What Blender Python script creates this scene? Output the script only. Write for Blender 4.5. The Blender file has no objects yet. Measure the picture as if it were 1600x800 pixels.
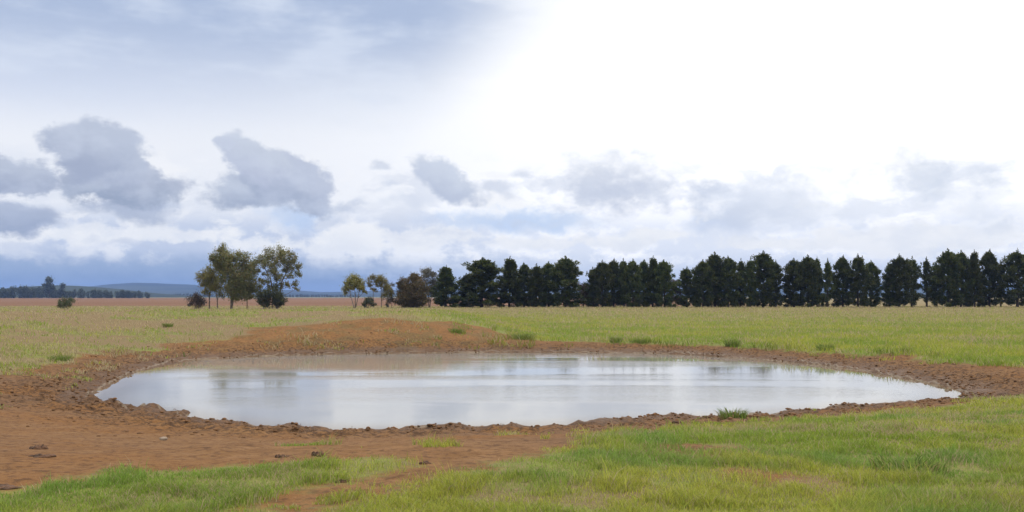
import bpy, math, random
import numpy as np
from mathutils import Vector

SC = bpy.context.scene
COL = SC.collection
F = 1537.0            # focal length in photo pixels (1600 wide)
CAMZ = 2.6            # eye height above the water level (z = 0)
HOR = 463.0
rad = math.radians

# ------------------------------------------------------------------ numeric helpers
def ss(a, b, x):
    t = np.clip((x - a) / (b - a), 0.0, 1.0)
    return t * t * (3 - 2 * t)

def lerp(a, b, t):
    return a + (b - a) * t

def _hash(ix, iy, seed):
    h = (ix.astype(np.int64) * 374761393 + iy.astype(np.int64) * 668265263 + seed * 1442695041) & 0x7fffffff
    h = ((h ^ (h >> 13)) * 1274126177) & 0x7fffffff
    return ((h ^ (h >> 16)) & 0xffff) / 65535.0

def vnoise(x, y, seed=0):
    x = np.asarray(x, float); y = np.asarray(y, float)
    ix = np.floor(x); iy = np.floor(y)
    fx = x - ix; fy = y - iy
    fx = fx * fx * (3 - 2 * fx); fy = fy * fy * (3 - 2 * fy)
    a = _hash(ix, iy, seed); b = _hash(ix + 1, iy, seed)
    c = _hash(ix, iy + 1, seed); d = _hash(ix + 1, iy + 1, seed)
    return lerp(lerp(a, b, fx), lerp(c, d, fx), fy)

def fbm(x, y, seed=0, octv=4):
    s = 0; a = 0.5; n = 0
    for k in range(octv):
        s = s + a * vnoise(x * 2 ** k, y * 2 ** k, seed + k * 17); n += a; a *= 0.5
    return s / n

def spline(pts, sub=5, closed=True):
    P = np.array(pts, float); n = len(P); out = []
    for i in range(n):
        p0, p1, p2, p3 = P[(i - 1) % n], P[i], P[(i + 1) % n], P[(i + 2) % n]
        for k in range(sub):
            t = k / sub
            out.append(0.5 * ((2 * p1) + (-p0 + p2) * t + (2 * p0 - 5 * p1 + 4 * p2 - p3) * t * t + (-p0 + 3 * p1 - 3 * p2 + p3) * t ** 3))
    return np.array(out)

def sdf(X, Y, poly):
    """signed distance to a closed polygon, positive outside"""
    X = np.asarray(X, float); Y = np.asarray(Y, float)
    d2 = np.full(X.shape, 1e18); inside = np.zeros(X.shape, bool)
    n = len(poly)
    for i in range(n):
        ax, ay = poly[i]; bx, by = poly[(i + 1) % n]
        ex, ey = bx - ax, by - ay
        wx, wy = X - ax, Y - ay
        t = np.clip((wx * ex + wy * ey) / (ex * ex + ey * ey + 1e-12), 0, 1)
        dx, dy = wx - ex * t, wy - ey * t
        d2 = np.minimum(d2, dx * dx + dy * dy)
        c = ((ay > Y) != (by > Y))
        with np.errstate(divide='ignore', invalid='ignore'):
            xi = ex * (Y - ay) / (ey if ey != 0 else 1e-12) + ax
        inside ^= (c & (X < xi))
    d = np.sqrt(d2)
    return np.where(inside, -d, d)

# ------------------------------------------------------------------ terrain
POND_PX = [(290, 563), (400, 557), (500, 553.5), (650, 551.5), (800, 550.5), (950, 551), (1050, 553), (1150, 559),
           (1250, 567), (1330, 576), (1400, 589), (1460, 600), (1500, 612), (1506, 620), (1485, 627), (1400, 632), (1300, 640),
           (1180, 650), (1050, 655), (950, 661), (850, 667), (700, 671), (550, 674), (450, 670), (380, 666),
           (300, 655), (240, 645), (190, 641), (150, 632), (141, 620), (170, 602), (205, 584), (245, 572)]
def px_plane(x, y, z=0.0):
    Y = (CAMZ - z) * F / (y - HOR)
    return ((x - 800) / F * Y, Y)
POND = spline([px_plane(*p) for p in POND_PX], 4)

def height_base(X, Y):
    X = np.asarray(X, float); Y = np.asarray(Y, float)
    s = sdf(X, Y, POND)
    so = np.maximum(s, 0)
    zR = 0.42 * ss(-0.6, 3.2, s) + 0.48 * ss(4, 90, s)
    zN = 0.92 * ss(-1.2, 10, s)
    w = 11.5 + 12 * ss(-6, -18, X)
    t = np.clip(so / w, 0, 1)
    zL = 1.68 * (1 - (1 - t) ** 2)
    zL = zL * (1 - 0.48 * ss(60, 88, Y))
    wl = ss(2.5, -6, X - 0.04 * (Y - 50)) * (1 - ss(95, 120, Y))
    wn = 1 - ss(16, 28, Y)
    zo = lerp(lerp(zR, zL, wl), zN, wn)
    zi = -0.06 - 0.9 * (1 - np.exp(np.minimum(s, 0) / 4.0))
    z = np.where(s > 0, zo, zi)
    z = z + 0.02 * np.clip(1 - np.abs(s) / 0.6, 0, 1)
    return z, s

def undulate(X, Y):
    a = ss(3, 9, np.hypot(X, Y)) 
    f = 1 - ss(200, 400, Y)
    return (0.16 * (fbm(X / 7.0, Y / 7.0, 5, 3) - 0.5) + 0.05 * (fbm(X / 1.3, Y / 1.3, 9, 3) - 0.5)) * f

def ray_ground(x, y):
    """photo pixel -> point on the terrain"""
    dx = (x - 800) / F; dz = (HOR - y) / F
    Y = np.concatenate([np.arange(3, 70, 0.05), np.arange(70, 600, 0.5)])
    z, _ = height_base(dx * Y, Y)
    k = np.argmax(CAMZ + dz * Y <= z)
    if k == 0: k = len(Y) - 1
    return (dx * Y[k], Y[k])

DIRT_PX = [(-420, 800), (-200, 795), (0, 770), (80, 752), (170, 738), (300, 729), (400, 724), (520, 719), (612, 715), (645, 722),
           (630, 737), (560, 750), (490, 761), (440, 772), (405, 790), (470, 798), (570, 779), (650, 760), (735, 739), (810, 718), (880, 702), (950, 690),
           (1010, 680), (1100, 670), (1200, 663), (1300, 653), (1400, 645), (1480, 636), (1540, 626), (1620, 618), (1760, 612),
           (1900, 590), (1760, 584), (1640, 577), (1500, 569), (1400, 561), (1300, 553.5), (1200, 545), (1100, 540), (1000, 537.5),
           (900, 535.5), (840, 533), (800, 527), (760, 514), (720, 506), (660, 502), (560, 505), (490, 510),
           (425, 513), (385, 526), (300, 541), (200, 552), (130, 563), (60, 574), (0, 584), (-100, 600), (-300, 640), (-500, 700)]
DIRT = np.array([ray_ground(*p) for p in DIRT_PX])
SPOTS = [ray_ground(*p) + (r,) for p, r in (((1085, 704), 0.55), ((1190, 742), 0.3), ((1390, 560), 0.9))]

def mound_mask(X, Y):
    return ss(-3, -8, X - .05 * (Y - 45)) * ss(25, 33, Y) * (1 - ss(68, 84, Y))

def mound_dry(X, Y):
    """dry pinkish patches with little grass on the left bank"""
    n = fbm(X / 5.5 + 3.3, Y / 4.2, 77, 3)
    n = n + .55 * (fbm(X / 1.5, Y / 1.2, 79, 3) - .5)
    return mound_mask(X, Y) * ss(.46, .58, n) * .9

def dirt_sd(X, Y):
    """metres outside the bare earth (negative on bare earth)"""
    d = sdf(X, Y, DIRT)
    for (sx, sy, r) in SPOTS:
        d = np.minimum(d, (np.hypot(X - sx, (Y - sy) * 0.75) - r) * 0.8)
    back = ss(30, 42, Y) * ss(6, 1, X)
    d = d - back * 0.6 + back * (2.0 * (fbm(X / 2.6, Y / 2.6, 61, 3) - 0.5) + 1.6 * (fbm(X / .8, Y / .8, 62, 2) - .5))
    return d

def height(X, Y):
    z, s = height_base(X, Y)
    d = dirt_sd(X, Y)
    bare = ss(0.4, -0.4, d)
    rough = ss(3.2, 0.5, np.abs(s - 0.5)) * (s > -0.6)
    z = z + .34 * mound_mask(X, Y) * (fbm(X / 3.2, Y / 2.6, 83, 3) - .5) * ss(1.0, 4.0, s)
    z = z + undulate(X, Y) * ss(0.2, 4.0, s)
    lump = fbm(X / 0.33, Y / 0.33, 31, 3) - 0.47
    near = 1 - ss(40, 70, Y)
    isl = np.exp(-((X + 8.3) / 1.9) ** 2 - ((Y - 22.4) / 1.1) ** 2) * (s > -1.6)
    z = z + isl * (0.10 + 0.5 * lump)
    z = z + (0.26 * lump * rough + 0.035 * (fbm(X / 0.25, Y / 0.25, 41, 2) - 0.5) * bare) * near
    # lip where the turf ends on the far bank
    return z, s, d

# ------------------------------------------------------------------ materials
def new_mat(name):
    m = bpy.data.materials.new(name); m.use_nodes = True
    nt = m.node_tree; nt.nodes.clear()
    return m, nt

class N:
    """small node-tree builder"""
    def __init__(s, nt): s.nt = nt
    def node(s, typ, **kw):
        n = s.nt.nodes.new(typ)
        for k, v in kw.items(): setattr(n, k, v)
        return n
    def put(s, sock, v):
        if isinstance(v, bpy.types.NodeSocket): s.nt.links.new(v, sock)
        elif isinstance(v, (tuple, list)) and sock.type == 'RGBA' and len(v) == 3: sock.default_value = (*v, 1)
        else: sock.default_value = v
    def math(s, op, a, b=0.0, c=None, clamp=False):
        n = s.node('ShaderNodeMath', operation=op, use_clamp=clamp)
        s.put(n.inputs[0], a); s.put(n.inputs[1], b)
        if c is not None: s.put(n.inputs[2], c)
        return n.outputs[0]
    def mix(s, fac, a, b, blend='MIX'):
        n = s.node('ShaderNodeMix', data_type='RGBA', blend_type=blend)
        s.put(n.inputs[0], fac); s.put(n.inputs[6], a); s.put(n.inputs[7], b)
        return n.outputs[2]
    def fmix(s, fac, a, b):
        n = s.node('ShaderNodeMix', data_type='FLOAT')
        s.put(n.inputs[0], fac); s.put(n.inputs[2], a); s.put(n.inputs[3], b)
        return n.outputs[0]
    def noise(s, vec, scale, detail=3.0, rough=0.55, dim='3D', dist=0.0):
        n = s.node('ShaderNodeTexNoise', noise_dimensions=dim)
        if vec is not None: s.put(n.inputs['Vector'], vec)
        n.inputs['Scale'].default_value = scale; n.inputs['Detail'].default_value = detail
        n.inputs['Roughness'].default_value = rough; n.inputs['Distortion'].default_value = dist
        return n.outputs['Fac']
    def rng(s, v, a, b, c=0.0, d=1.0, smooth=True):
        n = s.node('ShaderNodeMapRange', interpolation_type='SMOOTHSTEP' if smooth else 'LINEAR', clamp=True)
        s.put(n.inputs[0], v)
        for i, q in enumerate((a, b, c, d)): s.put(n.inputs[i + 1], q)
        return n.outputs[0]
    def mapping(s, vec, loc=(0, 0, 0), rot=(0, 0, 0), scale=(1, 1, 1), typ='POINT'):
        n = s.node('ShaderNodeMapping', vector_type=typ)
        s.put(n.inputs[0], vec); n.inputs[1].default_value = loc; n.inputs[2].default_value = rot; n.inputs[3].default_value = scale
        return n.outputs[0]
    def attr(s, name):
        return s.node('ShaderNodeAttribute', attribute_name=name)

def srgb(r, g, b):
    f = lambda c: (c / 255 / 12.92) if c / 255 <= 0.04045 else ((c / 255 + 0.055) / 1.055) ** 2.4
    return (f(r), f(g), f(b))

def principled(b, color, rough=0.9, normal=None, spec=0.2):
    p = b.node('ShaderNodeBsdfPrincipled')
    b.put(p.inputs['Base Color'], color); b.put(p.inputs['Roughness'], rough)
    b.put(p.inputs['Specular IOR Level'], spec)
    if normal is not None: b.put(p.inputs['Normal'], normal)
    return p

def out(b, shader):
    o = b.node('ShaderNodeOutputMaterial'); b.nt.links.new(shader, o.inputs['Surface'])

def mat_ground():
    m, nt = new_mat('earth_and_turf'); b = N(nt)
    geo = b.node('ShaderNodeNewGeometry'); P = geo.outputs['Position']
    d = b.attr('dirt').outputs['Fac']; sh = b.attr('shore').outputs['Fac']
    plow = b.attr('plough').outputs['Fac']; dry = b.attr('dry').outputs['Fac']; orange = b.attr('clay').outputs['Fac']
    n1 = b.noise(P, 0.35, 4); n2 = b.noise(P, 2.2, 5, 0.6); n3 = b.noise(P, 9.0, 4, 0.65); n4 = b.noise(P, 38.0, 3, 0.7)
    n0 = b.noise(P, 0.05, 3)
    # turf
    g = b.mix(b.rng(n1, 0.35, 0.65), (0.145, 0.180, 0.030), (0.195, 0.200, 0.042))
    g = b.mix(b.rng(n3, 0.40, 0.70), g, (0.19, 0.15, 0.07))
    g = b.mix(b.math('MULTIPLY', b.rng(n4, 0.45, 0.75), 0.6), g, (0.10, 0.105, 0.03))
    g = b.mix(b.math('MULTIPLY', dry, b.rng(n2, 0.25, 0.65, 0.75, 1.0)), g, (0.185, 0.120, 0.066))
    # bare earth: paler pinkish where dry, redder clay on banks, dark damp line at the water
    e = b.mix(b.rng(n2, 0.3, 0.7), (0.165, 0.080, 0.027), (0.230, 0.122, 0.050))
    e = b.mix(b.rng(n0, 0.40, 0.60), e, (0.150, 0.082, 0.042))
    e = b.mix(b.rng(n1, 0.46, 0.66), e, (0.195, 0.090, 0.028))
    e = b.mix(orange, e, b.mix(b.rng(n2, 0.3, 0.7), (0.176, 0.082, 0.023), (0.228, 0.112, 0.036)))
    e = b.mix(b.math('MULTIPLY', b.math('MULTIPLY', orange, b.rng(b.noise(P, 0.9, 4, .6), .47, .62)), .8), e, (0.135, 0.090, 0.030))
    e = b.mix(b.math('MULTIPLY', b.rng(n3, 0.46, 0.66), 0.75), e, (0.068, 0.031, 0.013))
    tramp = b.math('MULTIPLY', b.rng(sh, 3.6, .8), b.rng(b.math('ADD', n3, b.math('MULTIPLY', n4, .6)), .70, .90))
    e = b.mix(b.math('MULTIPLY', tramp, .8), e, (0.045, 0.024, 0.012))
    e = b.mix(b.math('MULTIPLY', b.rng(n4, 0.55, 0.75), 0.5), e, (0.20, 0.125, 0.080))
    wet = b.rng(b.math('ADD', sh, b.math('MULTIPLY', b.math('SUBTRACT', n2, .3), 1.6)), 0.5, 1.7, 1.0, 0.0)
    e = b.mix(b.math('MULTIPLY', wet, 0.68), e, (0.084, 0.042, 0.019))
    scum = b.rng(b.math('ADD', b.math('ABSOLUTE', b.math('SUBTRACT', sh, 0.06)), b.math('MULTIPLY', n2, 0.10)), 0.045, 0.11, 1.0, 0.0)
    e = b.mix(b.math('MULTIPLY', scum, 0.55), e, (0.26, 0.21, 0.15))
    # where earth shows: distance mask broken up by noise
    edge = b.math('ADD', d, b.math('MULTIPLY', b.math('SUBTRACT', b.math('ADD', n2, b.math('MULTIPLY', n3, 0.6)), 0.85), 1.2))
    bare = b.rng(edge, -0.25, 0.25, 1.0, 0.0)
    c = b.mix(bare, g, e)
    # ploughed far paddock
    pl = b.mix(b.rng(b.noise(b.mapping(P, scale=(0.004, 0.03, 1)), 1.0, 4), 0.35, 0.65), (0.122, 0.058, 0.030), (0.165, 0.088, 0.048))
    c = b.mix(plow, c, pl)
    far = b.attr('far').outputs['Fac']
    fr = b.mix(b.rng(b.noise(b.mapping(P, scale=(0.0012, 0.004, 1)), 1.0, 3), 0.42, 0.58), (0.17, 0.15, 0.08), (0.07, 0.085, 0.04))
    c = b.mix(far, c, fr)
    bump = b.node('ShaderNodeBump'); bump.inputs['Strength'].default_value = 0.9; bump.inputs['Distance'].default_value = 0.10
    b.put(bump.inputs['Height'], b.math('ADD', n3, b.math('MULTIPLY', n4, 0.35)))
    rough = b.fmix(b.math('MULTIPLY', wet, bare), 0.95, 0.6)
    out(b, principled(b, c, rough, bump.outputs[0], 0.15).outputs[0])
    return m

def mat_water():
    m, nt = new_mat('muddy_water'); b = N(nt)
    geo = b.node('ShaderNodeNewGeometry'); P = geo.outputs['Position']
    sh = b.attr('shore').outputs['Fac']        # metres inside the bank
    deep = (0.205, 0.203, 0.190); shal = (0.14, 0.105, 0.06)
    c = b.mix(b.rng(sh, 0.0, 1.6), shal, deep)
    r1 = b.noise(b.mapping(P, scale=(0.38, 1.0, 1)), 4.5, 4, 0.65)
    r2 = b.noise(b.mapping(P, scale=(0.45, 1.0, 1)), 13.0, 3, 0.6)
    band = b.noise(b.mapping(P, scale=(0.05, 0.28, 1), loc=(3.1, 0.4, 0)), 1.0, 3, 0.5, dist=0.4)
    amp = b.rng(band, 0.42, 0.62, 0.25, 1.9)
    edge = b.rng(sh, 0.2, 3.0, 0.15, 1.0)
    h = b.math('MULTIPLY', b.math('ADD', b.math('MULTIPLY', r1, 0.7), b.math('MULTIPLY', r2, 0.3)), b.math('MULTIPLY', amp, edge))
    bump = b.node('ShaderNodeBump'); bump.inputs['Strength'].default_value = 1.0; bump.inputs['Distance'].default_value = 0.0038
    b.put(bump.inputs['Height'], h)
    p = principled(b, c, 0.03, bump.outputs[0], 0.5)
    p.inputs['IOR'].default_value = 1.333
    out(b, p.outputs[0])
    return m

def leaf_mat(name, ca, cb, cc, trans=0.25, scale=1.2):
    m, nt = new_mat(name); b = N(nt)
    tc = b.node('ShaderNodeTexCoord'); oi = b.node('ShaderNodeObjectInfo')
    t = b.attr('tint').outputs['Fac']
    n = b.noise(tc.outputs['Object'], scale, 3)
    c = b.mix(b.rng(n, 0.35, 0.65), ca, cb)
    c = b.mix(b.rng(t, 0.55, 1.0), c, cc)
    hsv = b.node('ShaderNodeHueSaturation'); b.put(hsv.inputs['Color'], c)
    b.put(hsv.inputs['Value'], b.rng(oi.outputs['Random'], 0, 1, 0.8, 1.25, smooth=False))
    b.put(hsv.inputs['Hue'], b.rng(oi.outputs['Random'], 0, 1, 0.485, 0.51, smooth=False))
    p = principled(b, hsv.outputs[0], 0.6, None, 0.3)
    tr = b.node('ShaderNodeBsdfTranslucent'); b.put(tr.inputs['Color'], hsv.outputs[0])
    mx = b.node('ShaderNodeMixShader'); mx.inputs[0].default_value = trans
    nt.links.new(p.outputs[0], mx.inputs[1]); nt.links.new(tr.outputs[0], mx.inputs[2])
    out(b, mx.outputs[0])
    return m

def mat_grass():
    m, nt = new_mat('grass_blades'); b = N(nt)
    ca = b.attr('blade')
    p = principled(b, ca.outputs['Color'], 0.65, None, 0.25)
    tr = b.node('ShaderNodeBsdfTranslucent'); b.put(tr.inputs['Color'], ca.outputs['Color'])
    mx = b.node('ShaderNodeMixShader'); mx.inputs[0].default_value = 0.42
    nt.links.new(p.outputs[0], mx.inputs[1]); nt.links.new(tr.outputs[0], mx.inputs[2])
    out(b, mx.outputs[0])
    return m

def mat_simple(name, ca, cb, scale=4.0, rough=0.9, bumpd=0.02):
    m, nt = new_mat(name); b = N(nt)
    tc = b.node('ShaderNodeTexCoord'); n = b.noise(tc.outputs['Object'], scale, 4, 0.6)
    c = b.mix(b.rng(n, 0.35, 0.65), ca, cb)
    bump = b.node('ShaderNodeBump'); bump.inputs['Strength'].default_value = 0.8; bump.inputs['Distance'].default_value = bumpd
    b.put(bump.inputs['Height'], n)
    out(b, principled(b, c, rough, bump.outputs[0], 0.2).outputs[0])
    return m

M_GROUND = mat_ground(); M_WATER = mat_water(); M_GRASS = mat_grass()
M_PINE = leaf_mat('pine_needles', (0.034, 0.052, 0.010), (0.066, 0.082, 0.018), (0.092, 0.088, 0.022), 0.25)
M_OLIVE = leaf_mat('cypress_foliage', (0.062, 0.055, 0.020), (0.105, 0.080, 0.030), (0.13, 0.075, 0.034), 0.22)
M_GREY = leaf_mat('grey_foliage', (0.085, 0.085, 0.065), (0.11, 0.10, 0.07), (0.10, 0.075, 0.05), 0.15)
M_GUM = leaf_mat('gum_leaves', (0.110, 0.122, 0.044), (0.175, 0.172, 0.066), (0.21, 0.145, 0.066), 0.36, 0.7)
M_GUMY = leaf_mat('yellow_gum_leaves', (0.150, 0.152, 0.044), (0.215, 0.200, 0.058), (0.20, 0.14, 0.055), 0.36, 0.8)
M_SHRUB = leaf_mat('dry_shrub_twigs', (0.075, 0.052, 0.040), (0.105, 0.070, 0.050), (0.065, 0.062, 0.040), 0.15)
M_BUSH = leaf_mat('green_bush_leaves', (0.050, 0.064, 0.026), (0.080, 0.088, 0.034), (0.05, 0.05, 0.026), 0.2)
M_FAR = leaf_mat('distant_foliage', (0.030, 0.042, 0.024), (0.044, 0.056, 0.030), (0.04, 0.046, 0.026), 0.1, 0.05)
M_BARK = mat_simple('pine_bark', (0.035, 0.027, 0.022), (0.075, 0.058, 0.048), 5, 0.9)
M_GUMBARK = mat_simple('gum_bark', (0.085, 0.062, 0.045), (0.20, 0.165, 0.135), 3, 0.85)
M_CLOD = mat_simple('trampled_mud', (0.095, 0.048, 0.020), (0.165, 0.083, 0.035), 6, 0.85, 0.02)
M_DUNG = mat_simple('dark_dung', (0.042, 0.024, 0.014), (0.115, 0.058, 0.030), 16, 0.8, 0.02)
M_STONE = mat_simple('pale_stone', (0.22, 0.16, 0.11), (0.30, 0.24, 0.18), 9, 0.9, 0.01)

def mat_hills():
    m, nt = new_mat('hill_pasture'); b = N(nt)
    geo = b.node('ShaderNodeNewGeometry'); P = geo.outputs['Position']
    n = b.noise(b.mapping(P, scale=(0.002, 0.002, 0.006)), 1.0, 5, 0.6)
    c = b.mix(b.rng(n, 0.42, 0.56), (0.020, 0.028, 0.028), (0.042, 0.050, 0.036))
    out(b, principled(b, c, 1.0, None, 0.0).outputs[0])
    return m
M_HILLS = mat_hills()

# ------------------------------------------------------------------ object helpers
def mesh_np(name, V, faces_flat, nper, mat, attrs=None, smooth=False):
    """V (n,3); faces_flat indices; nper = verts per face (int) -> mesh"""
    me = bpy.data.meshes.new(name)
    V = np.asarray(V, np.float32); fl = np.asarray(faces_flat, np.int32).ravel()
    if np.isscalar(nper): nf = len(fl) // nper; tot = np.full(nf, nper, np.int32)
    else: tot = np.asarray(nper, np.int32); nf = len(tot)
    st = np.zeros(nf, np.int32); st[1:] = np.cumsum(tot)[:-1]
    me.vertices.add(len(V)); me.vertices.foreach_set('co', V.ravel())
    me.loops.add(len(fl)); me.loops.foreach_set('vertex_index', fl)
    me.polygons.add(nf); me.polygons.foreach_set('loop_start', st); me.polygons.foreach_set('loop_total', tot)
    if smooth: me.polygons.foreach_set('use_smooth', np.ones(nf, bool))
    me.update(calc_edges=True)
    for k, v in (attrs or {}).items():
        v = np.asarray(v, np.float32)
        if v.ndim == 1:
            a = me.attributes.new(k, 'FLOAT', 'POINT'); a.data.foreach_set('value', v)
        else:
            a = me.attributes.new(k, 'FLOAT_COLOR', 'POINT'); a.data.foreach_set('color', v.ravel())
    me.materials.append(mat)
    return me

def link(name, me, parent=None, loc=(0, 0, 0)):
    o = bpy.data.objects.new(name, me); COL.objects.link(o); o.location = loc
    if parent is not None: o.parent = parent
    return o

def tag(o, label=None, cat=None, group=None, kind=None):
    if label: o['label'] = label
    if cat: o['category'] = cat
    if group: o['group'] = group
    if kind: o['kind'] = kind
    return o

class Geo:
    """collects tubes and loose faces into one mesh"""
    def __init__(s): s.V = []; s.F = []; s.n = 0
    def add(s, V, F):
        s.V.append(np.asarray(V, float)); s.F += [[i + s.n for i in f] for f in F]; s.n += len(V)
    def tube(s, pts, radii, k=6):
        pts = [Vector(p) for p in pts]; V = []; Fc = []
        for i, p in enumerate(pts):
            d = (pts[min(i + 1, len(pts) - 1)] - pts[max(i - 1, 0)])
            if d.length < 1e-6: d = Vector((0, 0, 1))
            d.normalize()
            a = d.cross(Vector((0.31, 0.95, 0.05))); a.normalize(); c = d.cross(a)
            for j in range(k):
                t = 2 * math.pi * j / k
                V.append(p + (a * math.cos(t) + c * math.sin(t)) * radii[i])
        for i in range(len(pts) - 1):
            for j in range(k):
                Fc.append([i * k + j, i * k + (j + 1) % k, (i + 1) * k + (j + 1) % k, (i + 1) * k + j])
        Fc.append([(len(pts) - 1) * k + j for j in range(k)])
        s.add([tuple(v) for v in V], Fc)
    def mesh(s, name, mat, smooth=True):
        V = np.concatenate(s.V); tot = [len(f) for f in s.F]; fl = [i for f in s.F for i in f]
        return mesh_np(name, V, fl, np.array(tot), mat, None, smooth)

def leaves_mesh(name, C, L, W, D, mat, rng):
    """kite-shaped leaf faces: centres C, lengths L, widths W, long-axis directions D"""
    n = len(C)
    D = D / (np.linalg.norm(D, axis=1, keepdims=True) + 1e-9)
    R = rng.normal(size=(n, 3)); B = np.cross(D, R); B /= (np.linalg.norm(B, axis=1, keepdims=True) + 1e-9)
    L = L[:, None]; W = W[:, None]
    V = np.empty((n, 4, 3))
    V[:, 0] = C - D * L * 0.5; V[:, 1] = C + B * W * 0.5 - D * L * 0.05
    V[:, 2] = C + D * L * 0.5; V[:, 3] = C - B * W * 0.5 - D * L * 0.05
    tint = np.repeat(rng.random(n), 4)
    return mesh_np(name, V.reshape(-1, 3), np.arange(n * 4), 4, mat, {'tint': tint})

# ------------------------------------------------------------------ ground sheet
def axis(lo, a, b, hi, step, grow=1.12, mid=None):
    c = list(np.arange(a, b + 1e-6, step)); st = step; x = b
    up = []
    while x < hi: st *= grow; x += st; up.append(x)
    st = step; x = a; dn = []
    while x > lo: st *= grow; x -= st; dn.append(x)
    return np.array(dn[::-1] + c + up)

xs = axis(-7000, -15.0, 15.0, 7000, 0.12, 1.09)
ysn = np.arange(6, 25, 0.10); ysm = np.arange(25, 62, 0.22)
st = 0.25; y = 62.0; up = []
while y < 9000: up.append(y); st *= 1.06; y += st
dn = []; st = 0.12; y = 6.0
while y > -300: st *= 1.25; y -= st; dn.append(y)
ys = np.concatenate([np.array(dn[::-1]), ysn, ysm, np.array(up)])
GX, GY = np.meshgrid(xs, ys)
gz, gs, gd = height(GX.ravel(), GY.ravel())
gx = GX.ravel(); gy = GY.ravel()
nx, ny = len(xs), len(ys)
ii = np.arange((nx - 1) * (ny - 1)); r_ = ii // (nx - 1); c_ = ii % (nx - 1)
q = r_ * nx + c_
GF = np.stack([q, q + 1, q + nx + 1, q + nx], 1)
tmp_ = 0
plough = ss(158, 190, gy + 14 * (fbm(gx / 40, gy / 40, 3) - 0.5)) * ss(60, 20, gx - 0.05 * gy)
farm = ss(900, 1250, gy) 
dry = ss(75, 150, gy) * 0.75
dry = np.maximum(dry, mound_dry(gx, gy))
dry = np.maximum(dry, .8 * ss(.58, .72, fbm(gx / 1.9, gy / 1.4, 98, 3)) * ss(22, 16, gy) * (gx > -3))
clay = ss(5, -2, gx) * ss(41, 46, gy)
me = mesh_np('ground', np.stack([gx, gy, gz], 1), GF, 4, M_GROUND,
             {'dirt': np.clip(gd, -6, 6), 'shore': np.clip(gs, -6, 20), 'plough': plough, 'dry': dry, 'far': farm, 'clay': clay}, True)
tag(link('ground', me), 'paddock ground with red-brown earth around the dam', None, None, 'structure')

# ------------------------------------------------------------------ pond water: one sheet clipped to just under the banks
wx = np.arange(-13, 14.5, 0.2); wy = np.arange(17, 49, 0.2)
WX, WY = np.meshgrid(wx, wy); ws = sdf(WX.ravel(), WY.ravel(), POND)
nwx = len(wx); wn_ = len(wx) * len(wy)
ii = np.arange((nwx - 1) * (len(wy) - 1)); q = (ii // (nwx - 1)) * nwx + ii % (nwx - 1)
WF = np.stack([q, q + 1, q + nwx + 1, q + nwx], 1)
WF = WF[(ws[WF] < 0.45).any(1)]
wz = np.zeros(wn_)
used = np.unique(WF); remap = -np.ones(wn_, int); remap[used] = np.arange(len(used))
me = mesh_np('water', np.stack([WX.ravel(), WY.ravel(), wz], 1)[used], remap[WF], 4, M_WATER, {'shore': -ws[used]}, True)
tag(link('water', me), 'still muddy water of the farm dam mirroring the clouds', None, None, 'structure')

# ------------------------------------------------------------------ hills
def hills():
    us = np.linspace(-0.85, 0.85, 341)
    ds = np.array([2600, 3000, 3400, 3900, 4300, 4600, 4800, 5000, 5300, 5700, 6200])
    prof = np.interp(us * F + 800, [-500, 0, 100, 160, 215, 260, 330, 420, 500, 540, 620, 800, 1100, 1300, 1450, 1600, 2100],
                     [6, 9, 14, 17, 20, 19, 17, 13, 7, 8, 10, 12, 14, 17, 20, 18, 15])
    prof = prof * (0.86 + 0.34 * fbm(us * 18, us * 0, 4, 4)) 
    V = []
    for d in ds:
        k = math.exp(-((d - 4800) / 900.0) ** 2)
        k2 = math.exp(-((d - 3400) / 500.0) ** 2) * 0.35
        h = (prof / F * 4800 * k + k2 * 30 * fbm(us * 9 + d, us * 0 + d / 700, 8, 3)) + 0.9 - 4 * (1 if d in (2600, 6200) else 0)
        V += list(zip(us * d, np.full_like(us, d), h))
    V = np.array(V); n = len(us)
    ii = np.arange((n - 1) * (len(ds) - 1)); q = (ii // (n - 1)) * n + ii % (n - 1)
    link_ = link('hills', mesh_np('hills', V, np.stack([q, q + 1, q + n + 1, q + n], 1), 4, M_HILLS, None, True))
    tag(link_, 'low blue hills along the far horizon', None, None, 'structure')
    # nearer grassy rise
    gx_ = np.linspace(-1180, -480, 60); gy_ = np.linspace(1350, 2100, 30)
    X, Y = np.meshgrid(gx_, gy_)
    r = np.hypot((X + 775 + 0.0 * Y) / np.where(X > -775, 165, 150), (Y - 1700) / 260)
    Z = 21 * np.exp(-r ** 2 * 1.3) - 0.6 + 1.5 * fbm(X / 60, Y / 60, 2, 3)
    n = len(gx_); ii = np.arange((n - 1) * (len(gy_) - 1)); q = (ii // (n - 1)) * n + ii % (n - 1)
    o = link('hill', mesh_np('hill', np.stack([X.ravel(), Y.ravel(), Z.ravel()], 1), np.stack([q, q + 1, q + n + 1, q + n], 1), 4, M_HILLS, None, True))
    tag(o, 'green rise behind the distant wood', None, None, 'structure')
hills()

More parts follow.
